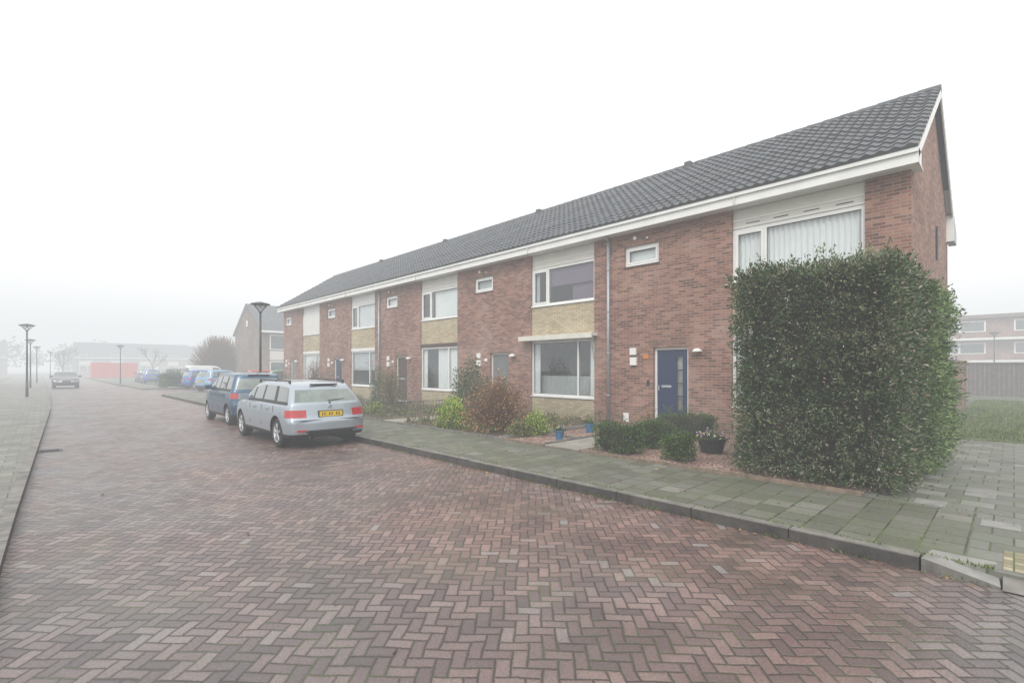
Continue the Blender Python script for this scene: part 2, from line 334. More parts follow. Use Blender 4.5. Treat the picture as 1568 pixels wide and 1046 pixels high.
b=B(); b.slab([(KX+.2,-14),(6.1,-14),(6.1,.06),(KX+.2,.06)],.05,.101,'klinker'); b.obj('edge_paving')
b=B()
y=.55
while y<36:
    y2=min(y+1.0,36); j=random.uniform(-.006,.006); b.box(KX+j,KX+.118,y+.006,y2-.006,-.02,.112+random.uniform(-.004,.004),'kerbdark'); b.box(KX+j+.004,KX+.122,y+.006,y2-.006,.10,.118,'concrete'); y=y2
for i in range(len(cr)-1):
    a,c=cr[i],cr[i+1]; b.cyl((a[0],a[1],.05),(c[0],c[1],.05),.065,.065,'concrete',8)
b.box(6.5,60,37.15,37.28,-.02,.115,'concrete')
b.face([(KX-.01,.54,.118),(KX+.32,.50,.112),(KX+.36,.10,.104),(KX-.01,.07,.02)],'conclight'); b.face([(KX-.01,.54,-.02),(KX-.01,.54,.118),(KX-.01,.07,.02),(KX-.01,.07,-.02)],'concrete')
b.face([(KX-.01,.07,-.02),(KX-.01,.07,.02),(KX+.36,.10,.104),(KX+.36,.10,-.02)],'concrete')
b.face([(KX-.05,.06,.012),(KX+.2,.06,.104),(KX+.2,-14,.104),(KX-.05,-14,.012)],'concrete')
b.obj('kerb')
b=B()
for i in range(len(LK)-1):
    a=Vector((*LK[i],0)); c=Vector((*LK[i+1],0)); n=max(1,int((c-a).length)); 
    for q in range(n):
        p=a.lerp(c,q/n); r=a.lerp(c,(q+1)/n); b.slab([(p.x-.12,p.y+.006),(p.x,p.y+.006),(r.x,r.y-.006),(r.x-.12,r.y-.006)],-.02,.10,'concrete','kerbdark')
b.obj('kerb')
b=B(); b.slab([(-3.2,-14)]+[(x-.12,y) for x,y in LK]+[(-3.2,150)],-.02,.09,'paveL'); b.obj('pavement')
b=B(); b.slab([(5.6,57),(40,57),(40,59.5),(7.6,59.5),(7.6,150),(5.6,150)],-.02,.1,'pave','concrete'); b.slab([(5.7,47.5),(7.6,47.5),(7.6,57),(5.7,57)],-.02,.1,'pave','concrete'); b.obj('pavement')
b=B(); b.box(-.05,.33,13.6,14.0,-.01,.006,'kerbdark'); 
for i in range(5): b.box(0.0,.28,13.65+i*.07,13.68+i*.07,.0,.011,'black')
b.obj('storm_drain')
# ------------------------------------------------------------------ LAWN
b=B(); b.slab([(15,1.33),(15,-.75),(34,-2.1),(34,1.33)],-.02,.11,'lawn'); b.slab([(19,1.33),(26.5,1.33),(26.5,1.5),(19,1.5)],-.02,.1,'lawn'); b.obj('lawn')
n=24000; P=np.stack([rng.uniform(15,33.5,n),rng.uniform(-2.1,1.3,n),np.full(n,.105)],1); P=P[P[:,1]>-.75-(P[:,0]-15)*.071]
leaves('grass',P,np.tile([0,0,1.],(len(P),1)),.09,.012,'grass',None,.35,.3)
# ------------------------------------------------------------------ HOUSES
F=11.8; GZ=.15; EZ=5.44; RX=15.4; RZ=8.35; BX=19.0; EX=F-.36
def front_wall(b,x,y0,y1,z0,z1,holes,depth,k):
    ys=sorted({y0,y1,*[h[0] for h in holes],*[h[1] for h in holes]}); zs=sorted({z0,z1,*[h[2] for h in holes],*[h[3] for h in holes]})
    for i in range(len(ys)-1):
        for j in range(len(zs)-1):
            cy=(ys[i]+ys[i+1])/2; cz=(zs[j]+zs[j+1])/2
            if any(h[0]<cy<h[1] and h[2]<cz<h[3] for h in holes): continue
            b.face([(x,ys[i+1],zs[j]),(x,ys[i],zs[j]),(x,ys[i],zs[j+1]),(x,ys[i+1],zs[j+1])],k)
    for h in holes:
        a,c,d,e=h
        b.face([(x,a,d),(x+depth,a,d),(x+depth,a,e),(x,a,e)],k); b.face([(x,c,d),(x,c,e),(x+depth,c,e),(x+depth,c,d)],k)
        b.face([(x,a,e),(x+depth,a,e),(x+depth,c,e),(x,c,e)],k); b.face([(x,a,d),(x,c,d),(x+depth,c,d),(x+depth,a,d)],k)
def frame(b,x,y0,y1,z0,z1,t=.07,d=.07,k='white'):
    b.box(x,x+d,y0,y1,z0,z0+t,k); b.box(x,x+d,y0,y1,z1-t,z1,k); b.box(x,x+d,y0,y0+t,z0+t,z1-t,k); b.box(x,x+d,y1-t,y1,z0+t,z1-t,k)
def pane(b,x,y0,y1,z0,z1,k='glass'): b.face([(x,y1,z0),(x,y0,z0),(x,y0,z1),(x,y1,z1)],k)
def curtain(b,x,y0,y1,z0,z1,k,amp=.025,wl=.11):
    n=max(4,int((y1-y0)/.014)); pr=None
    ph=random.uniform(0,6)
    for i in range(n+1):
        y=y0+(y1-y0)*i/n; xx=x+amp*math.sin(2*math.pi*y/wl+ph+1.2*math.sin(y*3.1)); 
        if pr: b.face([(pr[0],pr[1],z0),(xx,y,z0),(xx,y,z1),(pr[0],pr[1],z1)],k)
        pr=(xx,y)
def window(b,x,y0,y1,z0,z1,splits=(),case=(),k='white'):
    frame(b,x,y0,y1,z0,z1,.065,.08,k)
    e=[y0+.065,*splits,y1-.065]
    for s in splits: b.box(x+.002,x+.078,s-.03,s+.03,z0+.065,z1-.065,k)
    for i in range(len(e)-1):
        a=e[i]+(.03 if i else 0); c=e[i+1]-(.03 if i<len(e)-2 else 0)
        if i in case: frame(b,x-.012,a+.002,c-.002,z0+.067,z1-.067,.055,.06,k)
        pane(b,x+.04,a,c,z0+.066,z1-.066)
        o_=.056 if i in case else 0
        frame(b,x+.030,a+o_,c-o_,z0+.067+o_,z1-.067-o_,.010,.008,'black')
    b.box(x-.06,x-.002,y0-.02,y1+.02,z0-.035,z0-.002,k)
doors=['blue','grey','brown','blue','grey']
for h in range(5):
    y0=1.35+6.6*h; y1=y0+6.6; H=empty('brick_row_house',(F,y0+3.3,GZ))
    w=B(); bay=(y0+.72,y0+3.32,GZ,EZ+.02); dr=(y0+4.40,y0+5.38,GZ,2.25); sw=(y0+5.22,y0+6.28,4.53,5.08)
    front_wall(w,F,y0,y1,GZ-.2,EZ+.2,[bay,dr,sw],.22,'brick')
    yy=dr[0]-.1
    while yy<dr[1]+.08:
        w.box(F-.004,F+.05,yy,yy+.055,dr[3]+.002,dr[3]+.20,'wallbrick'); yy+=.066
    w.box(F-.02,F+.05,sw[0]-.02,sw[1]+.02,sw[2]-.05,sw[2]-.002,'brown')
    xf=F+.05
    w.box(xf,xf+.2,bay[0]+.002,bay[1]-.002,GZ-.1,.76,'ybrick'); w.box(xf,xf+.2,bay[0]+.002,bay[1]-.002,2.73,3.70,'ybrick')
    w.box(BX-.2,BX,y0,y1,GZ-.2,EZ+.1,'brick')
    w.face([(F+2.2,y0+.02,GZ),(F+2.2,y1-.02,GZ),(F+2.2,y1-.02,EZ),(F+2.2,y0+.02,EZ)],'interior')
    for zz in (.3,2.66,EZ): w.face([(F+.25,y0+.02,zz),(F+2.2,y0+.02,zz),(F+2.2,y1-.02,zz),(F+.25,y1-.02,zz)],'interior')
    for yy in (y0+.02,y0+3.7,y1-.02): w.face([(F+.23,yy,GZ),(F+2.2,yy,GZ),(F+2.2,yy,EZ),(F+.23,yy,EZ)],'interior')
    if h in(0,4):
        yy=y0 if h==0 else y1
        w.face([(F,yy,GZ-.2),(BX,yy,GZ-.2),(BX,yy,EZ+.3),(RX,yy,RZ-.12),(F,yy,EZ+.3)],'brick')
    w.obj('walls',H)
    g=B(); c=B()
    a,e=bay[0]+.003,bay[1]-.003
    window(g,xf+.02,a,e,3.75,4.97,(e-.72,),(1,))
    g.box(xf+.03,xf+.1,a,e,4.975,EZ,'cream' if h in(0,1,2) else 'white'); g.box(xf+.012,xf+.05,a,e,5.17,5.2,'white'); g.box(xf+.005,xf+.05,a,e,5.0,5.03,'white')
    for q in range(4): g.box(xf+.024,xf+.04,a+.2+q*.6,a+.5+q*.6,5.08,5.10,'black' if h==0 else 'cream')
    window(g,xf+.02,a,e,.80,2.58,(a+.66,),())
    g.box(xf-.02,xf+.12,a,e,2.585,2.725,'white' if h!=2 else 'brown')
    window(g,F+.07,sw[0]+.003,sw[1]-.003,sw[2]+.003,sw[3]-.003,(),(0,))
    if h==0: curtain(c,xf+.14,a,e,3.78,4.96,'curtain'); curtain(c,xf+.14,a,e,.82,2.5,'curtain')
    if h==1:
        c.box(xf+.12,xf+.13,a,e-.75,4.35,4.96,'purple'); c.box(xf+.2,xf+.21,a,a+1.0,3.78,4.96,'purple'); curtain(c,xf+.15,e-.25,e,3.78,4.96,'curtaing')  # purple panels imitate the reflection in the upper panes
        curtain(c,xf+.14,a,a+.25,.82,2.55,'curtain'); curtain(c,xf+.14,e-.25,e,.82,2.55,'curtain'); curtain(c,xf+.45,a,e,.82,1.45,'curtaing'); c.box(xf+.5,xf+.9,a+.9,a+1.5,.7,1.5,'brown')
    if h==2: curtain(c,xf+.14,a,a+1.7,3.78,4.96,'curtain'); curtain(c,xf+.14,a,a+1.5,.82,2.55,'curtain',.03,.2); curtain(c,xf+.14,e-.3,e,.82,2.55,'curtain',.03,.2)
    if h==3:
        c.box(xf+.12,xf+.13,a,e-.7,3.8,4.96,'curtain'); c.box(xf+.14,xf+.15,a,e,1.6,2.55,'curtaing')
        for q in range(16): c.box(xf+.113,xf+.119,a,e,3.84+q*.07,3.855+q*.07,'curtaing')
    if h==4:
        g.box(xf-.01,xf+.015,a,e,3.76,4.97,'white'); c.box(xf+.12,xf+.13,a,e,.82,2.55,'curtain')
        for q in range(14): g.box(xf-.016,xf-.011,a,e,3.8+q*.082,3.84+q*.082,'cream')
    c.box(F+.20,F+.21,sw[0],sw[1],sw[2],sw[3]-.15,'curtaing' if h%2 else 'curtain')
    g.obj('windows',H); c.obj('curtains',H)
    d=B(); k=doors[h]; frame(d,F+.08,dr[0]+.003,dr[1]-.003,GZ+.02,2.247,.06,.09,'white' if h in(0,3) else 'cream')
    yy0,yy1=dr[0]+.065,dr[1]-.065; zz0,zz1=GZ+.1,2.185
    gy0,gy1=(yy0+.14,yy0+.30) if h in(0,3) else (yy0+.15,yy1-.15); gz0,gz1=(.62,2.0) if h!=1 else(.95,2.0)
    d.box(F+.11,F+.15,yy0,gy0,zz0,zz1,k); d.box(F+.11,F+.15,gy1,yy1,zz0,zz1,k); d.box(F+.11,F+.15,gy0,gy1,zz0,gz0,k); d.box(F+.11,F+.15,gy0,gy1,gz1,zz1,k)
    pane(d,F+.13,gy0,gy1,gz0,gz1); d.box(F+.2,F+.21,yy0,yy1,zz0,zz1,'interior')
    for q in range(1,4): d.box(F+.12,F+.145,gy0,gy1,gz0+(gz1-gz0)*q/4-.015,gz0+(gz1-gz0)*q/4+.015,k)
    for q in range(2): d.box(F+.104,F+.111,gy1+.06 if h in(0,3) else yy0+.02,yy1-.06,(.45,1.35)[q],(1.15,2.0)[q],k)
    d.box(F+.095,F+.112,gy1+.15 if h in (0,3) else yy0+.3,yy1-.12,1.19,1.25,'alloy'); d.box(F+.06,F+.11,yy1-.07,yy1-.04,1.1,1.24,'alloy')
    d.box(F-.22,F+.1,dr[0],dr[1],GZ-.1,GZ+.02,'concrete')
    d.obj('front_door',H,bevel=.004)
    f=B(); f.box(F-.06,F-.002,dr[1]+.50,dr[1]+.70,2.07,2.26,'white'); f.box(F-.08,F-.002,dr[1]+.48,dr[1]+.68,1.78,2.0,'white')
    f.box(F-.02,F-.002,dr[1]+.14,dr[1]+.3,1.95,2.06,'orange' if h==0 else 'white'); f.box(F-.03,F-.002,dr[1]+.12,dr[1]+.18,1.1+.15,1.38,'black')
    f.lathe([(.0,.0),(.06,-.01),(.12,-.06),(.125,-.09),(0,-.09)],(F-.1,dr[0]-.28,2.2),'z','white',16); f.box(F-.08,F-.002,dr[0]-.32,dr[0]-.24,2.1,2.19,'white')
    f.box(F-.03,F-.002,dr[1]+.75,dr[1]+.92,.2,.45,'white' if h in(0,) else 'cream')
    f.box(F-.04,F-.002,sw[0]+.3,sw[0]+.36,5.2,5.25,'white'); f.cyl((F-.06,sw[0]+.7,5.28),(F-.002,sw[0]+.7,5.28),.05,.05,'white',12)
    f.obj('wall_fittings',H,bevel=.006)
    ya=y0-.15 if h==0 else y0; yb=y1+.15 if h==4 else y1
    r=B(); r.box(EX,EX+.04,ya,yb,EZ,EZ+.27,'white'); r.box(EX-.05,EX-.002,ya,yb,EZ+.19,EZ+.275,'white'); r.box(EX+.04,F+.3,ya+.002,yb-.002,EZ+.01,EZ+.04,'white')
    r.box(EX-.055,EX-.0,y0+3.1,y0+3.11,EZ,EZ+.27,'cream')
    r.box(BX+.32,BX+.36,ya,yb,EZ,EZ+.27,'white'); r.box(BX,BX+.32,ya+.002,yb-.002,EZ+.01,EZ+.04,'white')
    if h==0 or h==4:
        sgn=-1 if h==0 else 1; ye=ya if h==0 else yb; yi=ye-sgn*.03
        r.box(EX+.002,F+.02,min(ye,yi),max(ye,yi),EZ-.0,EZ+.27,'white')
        yo=ye+sgn*.02; yn=y0-.0 if h==0 else y1
        for yq in(yo,yn-sgn*.0): r.face([(BX-.35,yq,EZ-.12),(BX+.45,yq,EZ-.12),(BX+.45,yq,EZ+.22),(BX-.35,yq,EZ+.62)],'zinc')
        r.face([(BX-.35,yo,EZ-.12),(BX+.45,yo,EZ-.12),(BX+.45,yn,EZ-.12),(BX-.35,yn,EZ-.12)],'zinc'); r.face([(BX-.35,yo,EZ-.12),(BX-.35,yn,EZ-.12),(BX-.35,yn,EZ+.62),(BX-.35,yo,EZ+.62)],'white')
        for (xa,xb) in((EX,RX),(2*RX-EX,RX)):
            za,zb=EZ+.29,RZ+.02; pts=[(xa,za-.22),(xb,zb-.22),(xb,zb),(xa,za)]
            for yy in(ye,yi): r.face([(p[0],yy,p[1]) for p in pts],'white')
            r.face([(xa,ye,za-.22),(xb,ye,zb-.22),(xb,yi,zb-.22),(xa,yi,za-.22)],'white')
            r.face([(xa,ye,za-.05),(xb,ye,zb-.05),(xb,y0 if h==0 else y1,zb-.05),(xa,y0 if h==0 else y1,za-.05)],'cream')
    r.obj('gutter_and_fascia',H)
    t=B(); t.mat('roof'); dx=RX-EX; dz=RZ-(EZ+.29); SL=math.hypot(dx,dz); ux,uz=dx/SL,dz/SL; nx,nz=-uz,ux; rows=15; tl=SL/rows
    st=.22/7; ncol=int(round((yb-ya)/st)); ysamp=[ya+(yb-ya)*i/ncol for i in range(ncol+1)]
    prof=lambda y:.042*((.5+.5*math.cos(2*math.pi*(y%.22)/.22))**1.5)
    for rw in range(rows):
        base=len(t.v); jit=random.uniform(-.004,.004)
        for (s,l) in((rw*tl-.03,.0),(rw*tl-.03,.045),(rw*tl+tl*.98,.010)):
            for y in ysamp:
                hh=l+(prof(y) if l>0 else -.01)+jit+.005*math.sin(int(y/.22)*12.9+rw*7.3); t.v.append((EX-.04+ux*s+nx*hh,y,EZ+.29+uz*s+nz*hh))
        n=len(ysamp)
        for a in range(2):
            for q in range(n-1): t.f.append((base+a*n+q,base+a*n+q+1,base+(a+1)*n+q+1,base+(a+1)*n+q)); t.mi.append(0)
    xb_,zb_=2*RX-EX+.04,EZ+.29
    t.face([(RX,ya,RZ),(RX,yb,RZ),(xb_,yb,zb_),(xb_,ya,zb_)],'roof'); t.face([(RX,ya,RZ-.06),(RX,yb,RZ-.06),(xb_,yb,zb_-.06),(xb_,ya,zb_-.06)],'roof')
    t.face([(RX,ya,RZ-.06),(xb_,ya,zb_-.06),(xb_,ya,zb_),(RX,ya,RZ)],'roof')
    t.face([(EX,ya,EZ+.24),(EX,yb,EZ+.24),(RX,yb,RZ-.05),(RX,ya,RZ-.05)],'black')
    y=ya
    while y<yb-.01:
        t.cyl((RX-.02,y,RZ-.005),(RX-.02,min(y+.42,yb),RZ-.005),.10,.112,'roof',12); y+=.4
    if h in (0,1,2,3): t.box(RX-.4,RX-.2,y1-.7,y1-.5,RZ-.25,RZ+.03,'roof')
    t.obj('tiled_roof',H)
    if h in(0,2):
        p=B(); py=y1+.16; px=F-.09
        p.cyl((px,py,GZ),(px,py,EZ-.1),.042,.042,'zinc',12); p.cyl((px,py,EZ-.1),(EX+.12,py,EZ+.03),.042,.042,'zinc',12)
        for z in(.9,2.1,3.3,4.5): p.cyl((px,py,z),(px,py,z+.04),.05,.05,'zinc',12)
        p.obj('downpipe',H,True)
    if h==1:
        p=B(); p.box(F-.28,F-.002,bay[0]-.12,bay[1]+.3,2.66,2.74,'white'); p.box(F-.3,F-.27,bay[0]-.12,bay[1]+.3,2.60,2.75,'cream')
        p.cyl((F-.26,bay[0]-.06,2.62),(F-.02,bay[0]-.06,1.75),.012,.012,'zinc',6); p.cyl((F-.26,bay[1]+.2,2.62),(F-.02,bay[1]+.2,1.75),.012,.012,'zinc',6); p.obj('awning',H)
b=B(); b.box(15.9,16.1,1.31,1.349,4.4,5.2,'black'); b.obj('gable_vent')
# ------------------------------------------------------------------ GARDENS
for h in range(5):
    y0=1.35+6.6*h; y1=y0+6.6; g=B(); k='redgravel' if h==0 else 'soil'
    a=y0-.02 if h else 1.33
    g.slab([(7.42,a),(F+.02,a),(F+.02,y1-.02),(7.42,y1-.02)],-.02,.118,k,'concrete')
    g.box(7.44,F-.2,y0+4.45,y0+5.35,.10,.135,'path')
    g.box(7.38,7.44,a,y0+4.44,.05,.15,'wood' if h in(0,3) else 'concrete'); g.box(7.38,7.44,y0+5.36,y1-.02,.05,.15,'wood' if h in(0,3) else 'concrete')
    g.box(7.44,F-.1,y1-.05,y1,.05,.16,'concrete')
    if h==1: g.box(7.44,F-.1,y0+.1,y0+.16,.05,.17,'conclight'); g.box(9.3,9.36,y0+.16,y0+4.4,.05,.17,'conclight')
    if h==0: g.box(8.6,8.66,y0+5.4,y1-.06,.05,.17,'concrete'); g.box(7.5,F-.2,y0+5.36,y0+5.42,.05,.17,'concrete')
    g.obj('front_garden')
    if h:
        n=5200 if h==1 else 2600; cl=rng.uniform(0,1,(n//26,2)); P=np.repeat(cl,26,0)*[4.2,6.4]+[7.5,y0+.1]; P=P+rng.normal(0,.09,P.shape); P=np.clip(P,[7.5,y0+.05],[11.7,y1-.1]); m_=~((P[:,1]>y0+4.4)&(P[:,1]<y0+5.4)); P=P[m_]
        P=np.c_[P,rng.uniform(.12,.27,len(P))]; leaves('ground_cover_plants',P,np.tile([0,0,1.],(len(P),1)),.09,.04,'mixleaf',None,.8,.2)
n=700; P=np.c_[rng.uniform(7.5,11.6,n),rng.uniform(1.5,7.8,n),np.full(n,.125)]; leaves('garden_leaf_litter',P,rng.normal(0,1,(n,3))*[1,1,.05],.05,.03,'brownleaf',None,.05)
# big hedge (front block facing street + wing running to the house)
HE=empty('large_hedge',(8.55,1.98,.1))
hedge_box('',(8.55,1.98,1.63),(1.0,1.02,1.53),9000,10,.056,.021,'hedge',rad=.22,amp=.13,fr=2.2,inset=.2,depth=.2,parent=HE,sprigs=380)
hedge_box('',(10.35,1.50,1.56),(1.3,.72,1.42),4600,10,.06,.022,'hedgeg',rad=.3,amp=.17,fr=1.8,inset=.2,depth=.2,parent=HE,sprigs=260)
b=B(); 
for q in range(9): b.cyl((7.65+random.uniform(0,1.4),1.05+random.uniform(0,.3),.08),(7.9+random.uniform(0,.9),1.3+random.uniform(0,.3),.6),.035,.02,'bark',7)
b.obj('stems',HE)
for c,hh,n in [((7.88,5.2,.37),(.30,.42,.25),900),((8.75,5.05,.36),(.22,.24,.25),600),((10.7,5.25,.38),(.3,.62,.25),900),((7.88,4.02,.34),(.2,.24,.22),600),((9.6,5.3,.33),(.22,.26,.2),500)]:
    hedge_box('boxwood_hedge',c,hh,n,7,.03,.017,'box',rad=.15,amp=.07,fr=4,inset=.06,depth=.06,sprigs=40)
def pot(name,x,y,r,hh,k,plant):
    e=empty(name,(x,y,.12)); p=B(); p.lathe([(0,0),(r*.72,0),(r*.98,hh*.9),(r*1.08,hh*.9),(r*1.08,hh),(r*.95,hh),(r*.9,hh*.85),(0,hh*.85)],(x,y,.12),'z',k,20); p.obj('pot',e,False)
    n=260; P=np.array([x,y,.12+hh])+rng.normal(0,1,(n,3))*[r*.5,r*.5,.04]; leaves('plant',P,np.tile([0,0,1.],(n,1)),.06,.025,'box',e,.6)
    if plant: n=60; P=np.array([x,y,.18+hh])+rng.normal(0,1,(n,3))*[r*.5,r*.5,.03]; leaves('flowers',P,np.tile([0,0,1.],(n,1)),.04,.04,'flower',e,.8)
pot('plant_pot',9.05,3.95,.26,.28,'blackpot',True); pot('plant_pot',8.3,7.05,.1,.2,'bluepot',True); pot('plant_pot',9.75,7.3,.12,.22,'bluepot',False); pot('plant_pot',10.9,3.3,.2,.25,'blackpot',True)
shrub('yellow_green_shrub',(7.95,10.5,.12),(.42,.45,.72),3400,.07,.03,'ygreen')
shrub('dry_hydrangea_shrub',(8.3,9.1,.12),(.92,.95,1.2),3000,.065,.038,'brownleaf',420,fill=.2,tr=.007)
shrub('dark_green_shrub',(9.8,12.0,.12),(.65,.65,1.65),4200,.08,.035,'dgreen')
shrub('yellow_green_shrub',(8.5,7.95,.12),(.35,.3,.5),1300,.07,.03,'ygreen')
shrub('yellow_green_shrub',(8.0,8.0,.12),(.3,.25,.35),900,.07,.03,'mixleaf')
shrub('dry_shrub',(9.6,10.4,.12),(.5,.5,1.25),1400,.06,.035,'brownleaf',120)
shrub('dark_green_shrub',(10.6,19.3,.12),(.4,.4,1.5),1600,.08,.035,'dgreen')
shrub('dry_shrub',(10.2,17.6,.12),(.5,.6,1.5),1300,.07,.04,'mixleaf',90)
shrub('dark_green_shrub',(8.6,20.0,.12),(.5,.7,1.0),1500,.09,.04,'mixleaf',30)
shrub('dark_green_shrub',(9.2,22.5,.12),(.8,1.2,.9),1800,.09,.04,'dgreen')
shrub('dry_shrub',(11.0,27.2,.12),(.7,.7,1.9),900,.08,.04,'brownleaf',120)
shrub('dark_green_shrub',(9.5,26,.12),(.8,1.4,.8),1500,.09,.04,'dgreen')
shrub('dark_green_shrub',(10.8,31.5,.12),(.6,.8,1.1),1200,.09,.04,'dgreen')
shrub('yellow_green_shrub',(8.4,15.6,.12),(.3,.4,.35),600,.07,.03,'ygreen')
b=B()
def fence(b,p,q,h,n):
    p=Vector(p);q=Vector(q)
    for z in(.12,h): b.cyl((p.x,p.y,.12+z),(q.x,q.y,.12+z),.010,.010,'blackmetal',6)
    for i in range(n+1):
        r=p.lerp(q,i/n); b.cyl((r.x,r.y,.1),(r.x,r.y,.12+h+.04),.006,.006,'blackmetal',5)
fence(b,(7.55,14.7,0),(7.55,18.9,0),.40,34); fence(b,(7.55,14.7,0),(11.6,14.7,0),.40,30); b.obj('low_metal_fence')
n=5200; y=rng.uniform(.1,34,n); y=np.where(rng.random(n)<.5,rng.uniform(.1,9,n),y); keep=np.array([noise.noise(Vector((0,a*1.7,3)))>.02 for a in y]); y=y[keep]
P=np.c_[KX+.125+rng.normal(0,.012,len(y))+np.where(rng.random(len(y))<.4,-.13,0),y,np.full(len(y),.1)]; P[P[:,0]<KX+.05,2]=.0
leaves('kerb_weeds',P,np.tile([0,0,1.],(len(P),1)),.04,.010,'grass',None,.7,.2)
n=5200; P=np.c_[rng.uniform(5.45,10,n),rng.uniform(-1.5,20,n),np.full(n,.1)]; P=P[(P[:,0]<7.4)|(P[:,1]<1.2)]; n=len(P)
gx=np.round(P[:,0]/.3)*.3; P[:,0]=np.where(rng.random(n)<.5,gx,P[:,0]); P[:,1]=np.where(P[:,0]==gx,P[:,1],np.round(P[:,1]/.3)*.3); keep=np.array([noise.noise(Vector((a*1.3,c*1.3,7)))>.1 for a,c,_ in P]); P=P[keep]
leaves('pavement_weeds',P,np.tile([0,0,1.],(len(P),1)),.03,.010,'grass',None,.8,.1)
n=150; P=np.c_[rng.uniform(5.4,9.5,n),rng.uniform(-1.,9,n),np.full(n,.108)]; P2=np.c_[rng.uniform(.5,5.2,25),rng.uniform(0,14,25),np.full(25,.012)]; P3=np.c_[KX-np.abs(rng.normal(0,.08,110))-.03,rng.uniform(0,12,110),np.full(110,.012)]
P=np.r_[P,P2,P3]; d=rng.normal(0,1,(len(P),3)); d[:,2]=.05
leaves('fallen_leaves',P,d,.04,.025,'fallen',None,.05)
